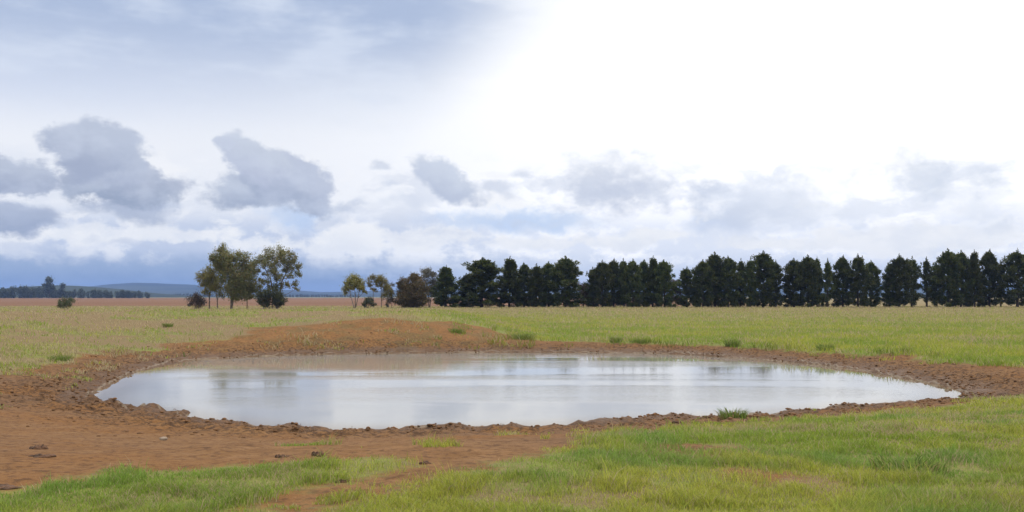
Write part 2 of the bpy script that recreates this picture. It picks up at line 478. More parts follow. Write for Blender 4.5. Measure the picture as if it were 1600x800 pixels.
# ------------------------------------------------------------------ trees
def pine_meshes(seed, H=9.0, R=2.0, low=0.05, dens=1.0, spire=0.0, gap=0.0):
    rng = np.random.default_rng(seed); rnd = random.Random(seed)
    g = Geo()
    lean = [rnd.uniform(-.15, .15), rnd.uniform(-.15, .15)]
    tp = [(lean[0] * t * t + 0.05 * math.sin(5 * t + seed), lean[1] * t * t, H * t - 0.25 * (t == 0)) for t in (0, .08, .25, .45, .65, .82, .95)]
    g.tube(tp, [.19, .15, .13, .105, .075, .05, .02], 7)
    Cs = []; Ds = []; Ls = []
    nl = int(74 * dens)
    for i in range(nl):
        t = low + (0.97 - low) * ((i + rnd.random() * 3.0 - 1.0) / nl if 1 < i < nl - 2 else i / nl) ** 0.92
        u = max(0, (t - 0.32) / 0.68)
        pr = (0.9 + 0.1 * t / 0.32) if t < 0.32 else (1 - u ** (2.7 - 1.5 * spire)) * (1 - 0.12 * u)
        Lb = R * max(0.16, pr) * rnd.uniform(0.60, 1.15) * (0.62 + .76 * float(vnoise(np.array([math.cos(i * 2.39996) * 1.3 + seed * 7.7]), np.array([t * 5.5 + math.sin(i * 2.39996) * 1.3]), seed)[0]))
        if rnd.random() < gap: Lb *= 0.35
        az = i * 2.39996 + rnd.uniform(-.5, .5)
        up = rnd.uniform(0.05, 0.4) + 0.35 * u
        bx = lean[0] * t * t; by = lean[1] * t * t; z0 = H * t
        p = []
        for k in range(5):
            f = k / 4
            p.append((bx + math.cos(az) * Lb * f, by + math.sin(az) * Lb * f, z0 + Lb * (up * f + 0.25 * f * f - (0.30 * f if t < .3 else 0))))
        g.tube(p, [.05, .04, .03, .02, .008], 4)
        for k in range(5):
            f = rnd.uniform(0.35, 1.05)
            c = np.array([bx + math.cos(az) * Lb * f, by + math.sin(az) * Lb * f, z0 + Lb * (up * f + 0.25 * f * f - (0.30 * f if t < .3 else 0))])
            cr = rnd.uniform(0.26, 0.54) * (R / 2.0) ** 0.5
            m = int(38 * dens)
            q = rng.normal(size=(m, 3)); q /= np.linalg.norm(q, axis=1, keepdims=True)
            q *= (rng.random((m, 1)) ** 0.5) * cr * np.array([1, 1, 1.15])
            Cs.append(c + q)
            Ds.append(q / cr + np.array([math.cos(az) * .5, math.sin(az) * .5, 0.75]) + rng.normal(size=(m, 3)) * .35)
            Ls.append(rng.uniform(0.22, 0.44, m))
    for k in range(11):     # upright leaders at the top
        a = rnd.uniform(0, 6.28); rr = rnd.uniform(0, 0.75) * R; zt = H * (1.0 - .16 * (rr / R) ** 1.5) * rnd.uniform(0.95, 1.03) if k else H * 1.05
        if k == 0: rr = 0.0
        if spire > .7: zt -= H * .30 * (rr / R)
        base = np.array([lean[0] + math.cos(a) * rr, lean[1] + math.sin(a) * rr, zt - 0.75])
        m = 44
        zz = rng.random(m)
        Cs.append(base + np.stack([rng.normal(size=m) * .17 * (1.1 - zz), rng.normal(size=m) * .17 * (1.1 - zz), zz * 1.15], 1))
        Ds.append(np.stack([rng.normal(size=m) * .4, rng.normal(size=m) * .4, np.ones(m)], 1)); Ls.append(rng.uniform(.16, .30, m))
    C = np.concatenate(Cs); D = np.concatenate(Ds); L = np.concatenate(Ls)
    ok = C[:, 2] > 0.10
    C, D, L = C[ok], D[ok], L[ok]
    return g.mesh('pine_trunk', M_BARK), leaves_mesh('pine_crown', C, L, L * 0.42, D, M_PINE, rng)

def clump_meshes(clumps, trunks, leafmat, barkmat, seed, leaf=0.24, dens=230, droop=0.7, rt=0.13):
    """tree from clump spheres (x,y,z,r) and trunk polylines; limbs join each clump to the nearest trunk"""
    rng = np.random.default_rng(seed); rnd = random.Random(seed)
    g = Geo(); allp = []
    for T in trunks:
        n = len(T); g.tube(T, [rt * (1 - 0.75 * i / (n - 1)) for i in range(n)], 7)
        for i in range(n - 1):
            for f in (0, .25, .5, .75): allp.append(tuple(T[i][k] * (1 - f) + T[i + 1][k] * f for k in range(3)))
        allp.append(tuple(T[-1]))
    Cs = []; Ds = []
    for (x, y, z, r) in clumps:
        best = min(allp, key=lambda p: (p[0] - x) ** 2 + (p[1] - y) ** 2 + 1.0 * (p[2] - z + 0.9) ** 2 + (25 if p[2] > z - .15 else 0))
        b = Vector(best); c = Vector((x, y, z)); mid = (b + c) / 2 + Vector((rnd.uniform(-.12, .12), rnd.uniform(-.12, .12), -.06 * (c - b).length))
        g.tube([b, mid, c], [rt * .42, rt * .28, rt * .10], 5)
        for k in range(4):
            e = c + Vector((rnd.gauss(0, .6), rnd.gauss(0, .6), rnd.gauss(.1, .5))) * r
            g.tube([mid.lerp(c, .7), e], [rt * .13, rt * .05], 3)
        r = r * 1.30; sub = max(4, int(11 * r))
        for k in range(sub):
            q0 = rng.normal(size=3); q0 /= np.linalg.norm(q0)
            cc = np.array([x, y, z]) + q0 * r * rnd.uniform(.25, 1.05) * np.array([1, 1, .8])
            m = int(dens * r * r / sub * 3.7) + 8
            rr = r * rnd.uniform(.30, .62)
            q = rng.normal(size=(m, 3)) * rr * 0.6
            Cs.append(cc + q); Ds.append(np.concatenate([rng.normal(size=(m, 2)) * .6, -np.abs(rng.normal(size=(m, 1))) * droop + rng.normal(size=(m, 1)) * (1 - droop)], 1))
    C = np.concatenate(Cs); D = np.concatenate(Ds); ok = C[:, 2] > 0.05; C, D = C[ok], D[ok]
    L = rng.uniform(.6, 1.25, len(C)) * leaf
    return g.mesh('tree_trunk', barkmat), leaves_mesh('tree_crown', C, L, L * 0.38, D, leafmat, rng)

def ground_z(x, y):
    return float(height(np.array([x]), np.array([y]))[0][0])

def tree(name, label, cat, meshes, x, y, scale=(1, 1, 1), rz=0.0, group=None, part_names=('trunk', 'crown')):
    e = bpy.data.objects.new(name, None); COL.objects.link(e); e.empty_display_size = 0.3
    e.location = (x, y, ground_z(x, y) - 0.02); e.scale = scale; e.rotation_euler = (0, 0, rz)
    tag(e, label, cat, group)
    for pn, m in zip(part_names, meshes): link(pn, m, e)
    return e

VAR = {
    'a': pine_meshes(11, 9, 2.0, .04, 1.0, 0.0, .06), 'b': pine_meshes(12, 9, 1.9, .05, 1.0, 0.25, .10),
    'c': pine_meshes(13, 9, 2.1, .04, 1.1, 0.1, .05), 'd': pine_meshes(14, 9, 1.8, .06, .95, 0.45, .12),
    'o': pine_meshes(15, 9, 1.9, .09, .72, 0.15, .28), 'p': pine_meshes(16, 9, 2.0, .065, .85, 0.3, .18),
    's': pine_meshes(17, 9, 2.0, .03, 1.1, 0.95, .05), 't': pine_meshes(18, 9, 1.7, .14, .6, 0.8, .30)}
VR = {'a': 2.0, 'b': 1.9, 'c': 2.1, 'd': 1.8, 'o': 1.9, 'p': 2.0, 's': 2.0, 't': 1.7}

PINES = [  # x, top y, crown width in photo px, variant, depth, label
    (697, 417, 44, 's', 148, 'cone-shaped dark green tree standing alone, just right of the olive brown cypress'),
    (729, 429, 22, 'd', 149, 'short narrow pine pressed against the left side of the first big rounded pine'),
    (753, 405, 62, 'c', 148, 'broad rounded dark pine, first big one at the left end of the windbreak'),
    (796, 404, 42, 's', 150, 'pointed pine with a spiky tip, next to the broad rounded first pine'),
    (819, 413, 32, 'b', 151, 'lower dark pine just right of the pointed pine in the first clump'),
    (838, 415, 32, 'd', 149, 'lowest-topped pine in the middle of the first solid clump'),
    (857, 411, 36, 'a', 150, 'green-topped pine in the first clump, left of its bushy end tree'),
    (884, 403, 50, 'c', 149, 'wide bushy pine closing the first clump, beside the sky gap'),
    (927, 420, 22, 'd', 150, 'short shoulder pine leading the second clump, right of the sky gap'),
    (941, 409, 30, 'a', 149, 'round-headed pine above bare trunk bases, second tree of the second clump'),
    (959, 407, 30, 'b', 151, 'narrow pine with a rounded head, third tree of the second clump'),
    (975, 407, 28, 'd', 150, 'slim even-topped pine left of the middle of the second clump'),
    (989, 407, 28, 'a', 149, 'dense pine at the middle of the second clump'),
    (1006, 408, 28, 'b', 151, 'pine just left of the tallest tip in the second clump'),
    (1020, 403, 28, 's', 150, 'tallest pine of the second clump, with a pointed tip'),
    (1038, 408, 32, 'c', 149, 'last pine of the second clump, its right edge sloping to a gap'),
    (1073, 419, 34, 'p', 150, 'low spiky pine leading the third clump, shorter than its neighbours'),
    (1098, 408, 34, 'a', 149, 'bushy pine behind the low spiky leader of the third clump'),
    (1117, 397, 40, 'c', 150, 'tall domed pine, left one of two high domes in the third clump'),
    (1138, 403, 34, 'b', 149, 'pine sloping down right from the left high dome of the third clump'),
    (1157, 407, 22, 'd', 151, 'thin pine with a small round head, left of the twin narrow tips'),
    (1172, 406, 22, 'd', 149, 'thin pine with a small head, right of the twin narrow tips'),
    (1193, 395, 42, 'a', 150, 'tall domed pine, right one of two high domes in the third clump'),
    (1212, 409, 28, 'p', 151, 'ragged lower pine ending the third clump by a thin slit of sky'),
    (1240, 406, 36, 'a', 150, 'flat-topped pine leading the fourth clump, right of the thin slit of sky'),
    (1262, 401, 36, 'c', 149, 'tall bushy pine near the left end of the fourth clump'),
    (1277, 404, 22, 's', 151, 'narrow sharp-tipped pine squeezed beside the tall bushy one'),
    (1293, 407, 22, 't', 149, 'thin pine with a knob-like top and sky on both sides'),
    (1317, 402, 34, 'b', 150, 'round-topped pine right of the thin knob-topped pine'),
    (1341, 400, 38, 'p', 149, 'tall pointed pine above gaps of light in the fourth clump'),
    (1361, 409, 28, 'a', 151, 'sloping last pine of the fourth clump, beside the notch of sky'),
    (1390, 411, 24, 'd', 150, 'short narrow pine leading the fifth clump, right of the notch'),
    (1405, 400, 40, 'p', 149, 'round-topped pine with pale gaps through its lower crown'),
    (1424, 404, 30, 'o', 151, 'slanting pine with open branches, left of the see-through pines'),
    (1448, 405, 28, 't', 150, 'thin see-through pine with a needle tip and sky between its boughs'),
    (1464, 415, 22, 'o', 151, 'low sparse pine with blue distance showing through its boughs'),
    (1481, 392, 42, 'c', 149, 'highest pine of the row, a wide head jutting left over sparse pines'),
    (1502, 394, 32, 'a', 150, 'tall full pine joined to the right side of the highest pine'),
    (1523, 394, 24, 's', 149, 'narrow tall pine with a small gap of light near its top'),
    (1546, 393, 36, 'b', 150, 'tall pine with a steep right edge above slim bare trunks'),
    (1564, 410, 22, 't', 151, 'short thin pine in the dip before the last tree at the frame edge'),
    (1590, 392, 46, 'p', 149, 'last tall pine, cut by the right edge of the picture'),
    (1622, 396, 40, 'a', 150, None),
    (1655, 392, 42, 'c', 150, None),
]
for i, (x, top, w, v, D, lab) in enumerate(PINES):
    if lab is None: continue
    X = (x - 800) / F * D
    gzv = ground_z(X, D)
    Hh = (HOR - top) / F * D + CAMZ - gzv
    Rr = w * 0.5 / F * D * 1.22
    sx = Rr / VR[v]; sz = Hh / 9.35
    tree('pine_tree', lab, 'pine tree', VAR[v], X, D, (sx, max(sx, 0.85), sz), (i * 1.7) % 6.28, 'pines of the dark windbreak')

def pxtree(D, bx):
    """converter from photo px to metres relative to a tree base at bx, on flat ground near z=.9"""
    k = D / F
    return lambda x, y, r, dy=0.0: ((x - bx) * k, dy, (HOR - y) * k + CAMZ - 0.9, r * k)

# first gum cluster
c = pxtree(130, 361)
rg = random.Random(4)
def cl(conv, items, spread=1.0):
    o_ = []
    for it in items:
        x, y, r = it; X, _, Z, R_ = conv(x, y, r)
        o_.append((X, rg.uniform(-1, 1) * spread, Z, R_))
    return o_
def tr(conv, pts): return [(conv(x, y, 1)[0], 0.08 * i, conv(x, y, 1)[2] if i else -0.25) for i, (x, y) in enumerate(pts)]

g1 = clump_meshes(cl(c, [(348, 389, 7), (350, 399, 8), (342, 405, 9), (334, 403, 6), (359, 404, 10), (371, 402, 9), (382, 407, 9), (388, 418, 9), (376, 418, 11), (362, 418, 11), (348, 418, 10),
                         (392, 432, 9), (380, 434, 11), (366, 434, 12), (352, 432, 9), (397, 447, 8), (386, 449, 9), (373, 449, 11), (360, 449, 9), (378, 460, 9), (366, 461, 8), (391, 460, 6), (336, 415, 6)], 1.2),
                  [tr(c, [(361, 483), (361, 465), (360, 445), (358, 425), (353, 405)]), tr(c, [(361, 475), (367, 450), (376, 425), (380, 412)])], M_GUM, M_GUMBARK, 1, .27, 260)
tree('gum_tree', 'tallest gum of the left pair, dense olive crown with one bump on top', 'gum tree', g1, (361 - 800) / F * 130, 130)
c2 = pxtree(131, 328)
g2 = clump_meshes(cl(c2, [(321, 428, 9), (315, 433, 7), (330, 425, 8), (336, 436, 8), (326, 440, 9), (318, 444, 6), (333, 450, 8), (342, 446, 7), (325, 455, 6), (342, 460, 5), (337, 418, 6)], .8),
                  [tr(c2, [(327, 485), (327, 465), (329, 450), (330, 432)]), tr(c2, [(340, 485), (339, 465), (336, 448)])], M_GUMY, M_GUMBARK, 2, .25, 240, rt=.10)
tree('gum_tree', 'small yellowish gum leaning on the left side of the tallest gum', 'gum tree', g2, (328 - 800) / F * 131, 131)
c3 = pxtree(133, 386)
g2b = clump_meshes(cl(c3, [(385, 452, 7), (392, 445, 6), (380, 458, 6), (388, 462, 5)], .5), [tr(c3, [(386, 484), (386, 465), (387, 450)])], M_GUM, M_GUMBARK, 8, .24, 220, rt=.08)
tree('gum_sapling', 'thin gum sapling under the right side of the tallest gum', 'sapling', g2b, (386 - 800) / F * 133, 133)
# second tall gum with airy crown
c4 = pxtree(130, 433)
g3 = clump_meshes(cl(c4, [(420, 396, 8), (432, 392, 8), (442, 396, 7), (411, 403, 8), (425, 404, 7), (438, 404, 7), (452, 400, 7), (460, 407, 7), (464, 416, 6), (404, 413, 7), (415, 413, 6),
                          (430, 414, 6), (446, 409, 6), (467, 426, 5), (456, 421, 5), (403, 423, 5), (411, 427, 4), (430, 425, 6), (433, 434, 6), (426, 438, 5), (407, 436, 4), (463, 443, 5), (465, 450, 4), (440, 443, 5), (425, 449, 5), (446, 421, 7), (420, 421, 6), (439, 431, 6), (455, 431, 5), (415, 439, 5), (448, 443, 5), (450, 411, 7), (424, 413, 7)], 1.3),
                  [tr(c4, [(433, 483), (433, 462), (432, 440), (430, 420), (427, 405)]), tr(c4, [(433, 466), (440, 440), (450, 420), (456, 410)]), tr(c4, [(433, 456), (422, 435), (411, 415)])], M_GUM, M_GUMBARK, 3, .23, 215, rt=.11)
tree('gum_tree', 'airy spreading gum with sky through its crown, right of the dense one', 'gum tree', g3, (433 - 800) / F * 130, 130)
c5 = pxtree(128, 427)
g4 = clump_meshes(cl(c5, [(410, 462, 8), (420, 458, 8), (432, 460, 9), (440, 466, 7), (414, 472, 7), (425, 470, 9), (436, 473, 7), (430, 450, 6), (406, 472, 5)], .8),
                  [tr(c5, [(425, 484), (425, 470), (424, 460)]), tr(c5, [(434, 484), (435, 470)]), tr(c5, [(412, 484), (412, 470)])], M_BUSH, M_GUMBARK, 5, .24, 260, .3, rt=.07)
tree('leafy_shrub', 'dark leafy shrub growing under the airy gum', 'shrub', g4, (427 - 800) / F * 128, 128, part_names=('stem', 'foliage'))
c6 = pxtree(130, 307)
g5 = clump_meshes(cl(c6, [(303, 466, 7), (311, 465, 7), (307, 472, 8), (299, 473, 5), (315, 473, 5)], .5), [tr(c6, [(307, 483), (306, 468)]), tr(c6, [(309, 483), (312, 468)])], M_SHRUB, M_GUMBARK, 6, .2, 300, .2, rt=.05)
tree('dry_shrub', 'round purplish brown shrub left of the tall gums', 'shrub', g5, (307 - 800) / F * 130, 130, part_names=('stem', 'foliage'))
# small pair of yellow gums
c7 = pxtree(143, 554)
g6 = clump_meshes(cl(c7, [(549, 436, 7), (558, 436, 7), (544, 443, 6), (553, 443, 8), (563, 443, 7), (539, 450, 5), (567, 450, 5), (550, 451, 5), (536, 456, 3.5), (570, 455, 3.5)], .7),
                  [tr(c7, [(555, 482), (555, 465), (554, 450), (553, 442)]), tr(c7, [(555, 460), (563, 447)]), tr(c7, [(554, 458), (544, 447)])], M_GUMY, M_GUMBARK, 9, .23, 340, rt=.09)
tree('small_gum', 'small flat-crowned gum with a bare single trunk, left of the small pair', 'gum tree', g6, (554 - 800) / F * 143, 143)
c8 = pxtree(144, 594)
g7 = clump_meshes(cl(c8, [(582, 435, 5), (590, 434, 6), (598, 438, 7), (604, 445, 6), (594, 444, 5), (580, 443, 4), (608, 453, 5), (600, 453, 5), (611, 460, 4), (603, 462, 5), (586, 452, 3.5)], .7),
                  [tr(c8, [(596, 482), (596, 465), (595, 450), (593, 440)]), tr(c8, [(583, 482), (583, 462), (583, 445)])], M_GUMY, M_GUMBARK, 10, .22, 330, rt=.07)
tree('small_gum', 'small arching yellow-green gum on thin stems, right of the small pair', 'gum tree', g7, (594 - 800) / F * 144, 144)
c9 = pxtree(142, 576)
g8 = clump_meshes(cl(c9, [(573, 472, 5), (579, 471, 5), (576, 468, 5), (583, 475, 4), (570, 476, 4)], .4), [tr(c9, [(576, 482), (576, 472)])], M_BUSH, M_GUMBARK, 12, .2, 300, .2, rt=.05)
tree('leafy_shrub', 'low green shrub between the two small gums', 'shrub', g8, (576 - 800) / F * 142, 142, part_names=('stem', 'foliage'))
c10 = pxtree(145, 612)
g9 = clump_meshes(cl(c10, [(606, 470, 4), (612, 466, 5), (616, 472, 4), (612, 455, 4), (614, 444, 3.5), (604, 475, 3.5)], .4), [tr(c10, [(612, 482), (612, 460), (613, 442)]), tr(c10, [(606, 482), (606, 470)])], M_GREY, M_GUMBARK, 13, .2, 230, .4, rt=.04)
tree('bare_sapling', 'thin grey sapling between the arching gum and the olive cypress', 'sapling', g9, (612 - 800) / F * 145, 145)
# olive-brown cypress, grey tree behind
c11 = pxtree(146, 646)
g10 = clump_meshes(cl(c11, [(647, 432, 5), (641, 436, 6), (652, 437, 7), (633, 441, 7), (645, 444, 8), (658, 444, 7), (628, 449, 6), (638, 452, 9), (652, 453, 9), (663, 453, 6), (626, 460, 6), (634, 463, 9), (648, 463, 10), (661, 463, 7), (627, 471, 6), (638, 473, 8), (650, 473, 9), (661, 472, 6), (624, 441, 3)], 1.4),
                  [tr(c11, [(646, 482), (646, 462), (646, 440)])], M_OLIVE, M_BARK, 14, .24, 420, .1, rt=.14)
tree('cypress_tree', 'squat olive brown cypress dense down to the grass', 'cypress', g10, (646 - 800) / F * 146, 146)
c12 = pxtree(150, 670)
g11 = clump_meshes(cl(c12, [(663, 425, 6), (671, 424, 7), (678, 430, 6), (667, 432, 7), (675, 438, 7), (664, 440, 6), (680, 446, 6), (671, 448, 7), (674, 458, 6), (668, 466, 5), (680, 460, 4)], .8),
                  [tr(c12, [(670, 481), (670, 460), (670, 440), (669, 428)]), tr(c12, [(671, 460), (677, 440)])], M_GREY, M_GUMBARK, 15, .22, 230, .3, rt=.08)
tree('grey_tree', 'pale grey thin-leaved tree behind the olive cypress', 'tree', g11, (670 - 800) / F * 150, 150)
# low scrub in the gap of the windbreak
c13 = pxtree(151, 915)
g12 = clump_meshes(cl(c13, [(905, 450, 6), (914, 447, 7), (923, 450, 6), (908, 460, 7), (917, 460, 8), (910, 470, 7), (919, 470, 7), (926, 464, 5)], .7), [tr(c13, [(912, 481), (912, 455)]), tr(c13, [(919, 481), (919, 455)])], M_OLIVE, M_BARK, 16, .23, 330, .2, rt=.07)
tree('scrub_bush', 'low olive bush filling the gap between the first two pine clumps', 'bush', g12, (915 - 800) / F * 151, 151, part_names=('stem', 'foliage'))
c14 = pxtree(151, 1056)
g13 = clump_meshes(cl(c14, [(1052, 441, 5), (1058, 444, 5), (1053, 452, 6), (1060, 455, 5), (1055, 464, 6), (1050, 470, 5), (1060, 470, 5)], .6), [tr(c14, [(1056, 481), (1056, 450)])], M_OLIVE, M_BARK, 17, .23, 330, .2, rt=.07)
tree('scrub_bush', 'low dark bush in the gap before the third pine clump', 'bush', g13, (1056 - 800) / F * 151, 151, part_names=('stem', 'foliage'))
# green bush beyond the left bank
D0 = 118
c15 = pxtree(D0, 101)
g14 = clump_meshes(cl(c15, [(96, 473, 5), (103, 469, 6), (109, 472, 5), (100, 476, 5), (106, 476, 5)], .4), [tr(c15, [(100, 485), (100, 475)]), tr(c15, [(105, 485), (105, 473)])], M_BUSH, M_GUMBARK, 18, .17, 380, .2, rt=.04)
tree('leafy_shrub', 'small green bush alone beyond the left bank, in front of the ploughed field', 'bush', g14, (101 - 800) / F * D0, D0, part_names=('stem', 'foliage'))

# far wood and the few distant trees one can tell apart
def far_tree_mesh(seed, H, R, tall=False):
    rng = np.random.default_rng(seed); rnd = random.Random(seed); g = Geo()
    g.tube([(0, 0, -.5), (0.1, 0, H * .5), (0, 0, H * .85)], [R * .07, R * .05, R * .02], 6)
    Cs = []
    for k in range(16):
        z = H * rnd.uniform(.30 if tall else .12, .93); rr = R * (1 - ((z / H - .45) / .62) ** 2) * .75; a = rnd.uniform(0, 6.28); q = rnd.uniform(.1, 1) * max(rr, .1)
        cx = np.array([math.cos(a) * q, math.sin(a) * q, z]); m = 110
        Cs.append(cx + rng.normal(size=(m, 3)) * R * (.16 if tall else .24))
        g.tube([(0, 0, z * .8), tuple(cx)], [R * .03, R * .01], 4)
    C = np.concatenate(Cs); D = rng.normal(size=C.shape); L = rng.uniform(.6, 1.2, len(C)) * R * .26
    return g, C, L, D
def far_wood(name, label, spans, D, seed):
    rnd = random.Random(seed); rng = np.random.default_rng(seed)
    GG = Geo(); CC = []; LL = []; DD = []
    protos = [far_tree_mesh(seed + k, 10, 4.0) for k in range(5)]
    for (x0, x1, ya, yb) in spans:
        k = D / F; n = max(2, int((x1 - x0) * k / 4.2))
        for j in range(n):
            for row in range(2):
                t = (j + rnd.random()) / n; x = (x0 + (x1 - x0) * t - 800) * k; yy = D + row * 18 + rnd.uniform(-5, 5)
                H = ((HOR - (ya + (yb - ya) * t)) * k + 1.7) * rnd.uniform(.62, .95)
                g, C, L, Dd = protos[rnd.randrange(5)]
                s = np.array([H / 10 * rnd.uniform(.85, 1.25)] * 2 + [H / 10]); off = np.array([x, yy, 0.88])
                sel = rng.random(len(C)) < .45
                CC.append(C[sel] * s + off); LL.append(L[sel] * H / 10 * 1.15); DD.append(Dd[sel])
                GG.tube([tuple(off), tuple(off + np.array([0, 0, H * .6]))], [.25, .1], 4)
    C = np.concatenate(CC); L = np.concatenate(LL); Dd = np.concatenate(DD)
    o = link(name, leaves_mesh(name, C, L, L * .6, Dd, M_FAR, rng))
    tag(o, label, 'wood', None, 'stuff')
    t = link('trunks', GG.mesh('far_trunks', M_BARK), o); t['kind'] = 'stuff'
far_wood('distant_wood', 'dark strip of distant wood at the far left horizon', [(-60, 62, 447, 446), (60, 96, 450, 449), (108, 122, 453, 453), (122, 205, 451, 452), (195, 222, 453, 455)], 900, 51)
far_wood('distant_shelterbelt', 'thin blue-green line of trees far behind the gums', [(228, 330, 459, 458), (395, 560, 459, 460.5)], 1900, 52)
def far_tree(name, label, x, top, w, D, seed, tall=False):
    k = D / F; H = (HOR - top) * k + 1.7; R = w * .5 * k
    g, C, L, Dd = far_tree_mesh(seed, H, R, tall)
    rng = np.random.default_rng(seed)
    tree(name, label, 'tree', (g.mesh('far_trunk', M_BARK), leaves_mesh('far_crown', C, L, L * .6, Dd, M_FAR, rng)), (x - 800) * k, D)
far_tree('tall_tree', 'tall loose-crowned tree rising above the distant wood', 77, 433, 24, 890, 61, True)
far_tree('distant_tree', 'dark upright tree at the right of the tall loose one, far left', 97, 443, 13, 888, 62)
far_tree('distant_tree', 'small round tree in the break of the distant wood', 116, 452, 9, 885, 63)
far_tree('distant_tree', 'tiny dark bush just past the right end of the distant wood', 231, 459, 8, 880, 64)

# ------------------------------------------------------------------ grass
def make_grass():
    rng = np.random.default_rng(7)
    Vs = []; Cs = []
    def field(n, r0, r1, hfun, wmin, half=0.60, power=1.0, seed=0):
        t = rng.random(n)
        if power == 1.0: r = r0 * (r1 / r0) ** t
        else: r = (r0 ** (1 - power) + t * (r1 ** (1 - power) - r0 ** (1 - power))) ** (1 / (1 - power))
        u = rng.uniform(-half, half, n)
        X = u * r; Y = r
        s = sdf(X, Y, POND); d = dirt_sd(X, Y)
        cl_ = fbm(X / 0.45, Y / 0.45, 91, 3); big = fbm(X / 3.2, Y / 3.2, 92, 3); edge = fbm(X / 0.7, Y / 0.7, 93, 3)
        keep = (s > 0.25) & (d + (edge - 0.5) * lerp(.9, 2.0, ss(10, 18, Y) * (1 - .65 * ss(22, 28, Y) * ss(2, 6, X))) > rng.uniform(-.1, .35, n)) & (rng.random(n) < 0.5 + 1.2 * ss(.32, .62, cl_))
        sparse = (d < 0) & (s > 0.5) & (fbm(X / 0.9, Y / 0.9, 95, 3) > 0.62 + .05 * (Y < 30)) & (rng.random(n) < .5 + .4 * (Y > 30)) & (d > -2.5 - 3.5 * (Y > 30)) & ((X < 3) | (Y < 22) | (d > -.5))
        keep |= sparse
        keep &= rng.random(n) > .88 * mound_dry(X, Y)
        keep &= rng.random(n) > .75 * ss(.60, .72, fbm(X / 1.1, Y / .9, 99, 3)) * (Y < 24)
        X, Y, s, d, cl_, big = X[keep], Y[keep], s[keep], d[keep], cl_[keep], big[keep]
        n = len(X); Z = height(X, Y)[0]
        dist = np.hypot(X, Y)
        mound = mound_mask(X, Y)
        rr = rng.random(n)
        h = hfun(X, Y, cl_, big) * rng.uniform(.55, 1.25, n)
        lip = ss(.9, .15, d) * ss(28, 36, Y) * ss(.42, .62, fbm(X / 1.1, Y / 1.1, 66, 3))
        h = h * (1 + 1.0 * lip) * np.where((rng.random(n) < .035) & (lip < .1), 2.0, 1.0)
        w = np.maximum(wmin, 0.00062 * dist) * rng.uniform(.7, 1.3, n)
        az = rng.uniform(0, 2 * math.pi, n); lean = rng.uniform(.3, 1.15, n) * h; la = rng.uniform(0, 2 * math.pi, n)
        bx, by = np.cos(az) * w * .5, np.sin(az) * w * .5
        lx, ly = np.cos(la) * lean, np.sin(la) * lean
        V = np.empty((n, 5, 3))
        V[:, 0] = np.stack([X - bx, Y - by, Z - .01], 1); V[:, 1] = np.stack([X + bx, Y + by, Z - .01], 1)
        V[:, 2] = np.stack([X + bx * .8 + lx * .35, Y + by * .8 + ly * .35, Z + h * .6], 1)
        V[:, 3] = np.stack([X - bx * .8 + lx * .35, Y - by * .8 + ly * .35, Z + h * .6], 1)
        V[:, 4] = np.stack([X + lx, Y + ly, Z + h], 1)
        # blade colour: green, yellow-green, straw, seed-head
        gcol = np.array([.195, .272, .034]); ycol = np.array([.365, .352, .056]); scol = np.array([.40, .32, .18]); lush = np.array([.135, .250, .050])
        hue = np.clip(ss(.32, .68, big) * .75 + rng.normal(size=n) * .25, 0, 1)[:, None]
        col = gcol * (1 - hue) + ycol * hue
        col = col * (1 - .42 * lip[:, None])
        lu = (ss(.50, .72, fbm(X / 1.7, Y / 1.7, 97, 3)) * ss(30, 14, Y) * .75)[:, None]
        lu = np.maximum(lu, (ss(1.6, .2, d) * ss(-1, -4, X) * ss(16, 12, Y) * .55)[:, None])
        col = col * (1 - lu) + lush * lu
        pst = 0.10 + 0.42 * ss(.50, .72, fbm(X / 2.3, Y / 2.3, 98, 3)) + .55 * ss(62, 135, dist) + 0.35 * mound * ss(.4, .6, big)
        pst = pst + .30 * mound
        fq = (ss(40, 110, dist) * .55)[:, None]
        col = col * (1 - fq) + np.array([.29, .29, .092]) * fq
        st_ = (rr < pst)[:, None]
        col = np.where(st_, scol * rng.uniform(.7, 1.15, (n, 1)), col * (1 + (rng.random((n, 1)) - .5) * lerp(.75, .3, ss(20, 60, dist))[:, None]))
        Vs.append(V); Cs.append(col)
    def h_near(X, Y, c, b): return (0.028 + 0.065 * ss(.35, .75, c)) * (0.75 + .5 * b)
    def h_far(X, Y, c, b): return np.where(X - .04 * (Y - 50) < -2, .07 + .10 * c, .08 + .15 * c) * (0.8 + .4 * b)
    field(760000, 6.2, 30, h_near, .006, .62, 1.25)
    field(330000, 27, 165, h_far, .012, .58, 1.15)
    V = np.concatenate(Vs); C = np.concatenate(Cs); n = len(V)
    base = np.arange(n)[:, None] * 5
    fl = np.concatenate([base + np.array([0, 1, 2, 3]), base + np.array([3, 2, 4])], 1).ravel()
    tot = np.tile(np.array([4, 3]), n)
    ca = np.concatenate([np.repeat(C, 5, axis=0), np.ones((n * 5, 1))], 1)
    me = mesh_np('grass', V.reshape(-1, 3), fl, tot, M_GRASS, {'blade': ca})
    tag(link('grass', me), 'green and straw coloured pasture grass around the dam', 'grass', None, 'stuff')
make_grass()

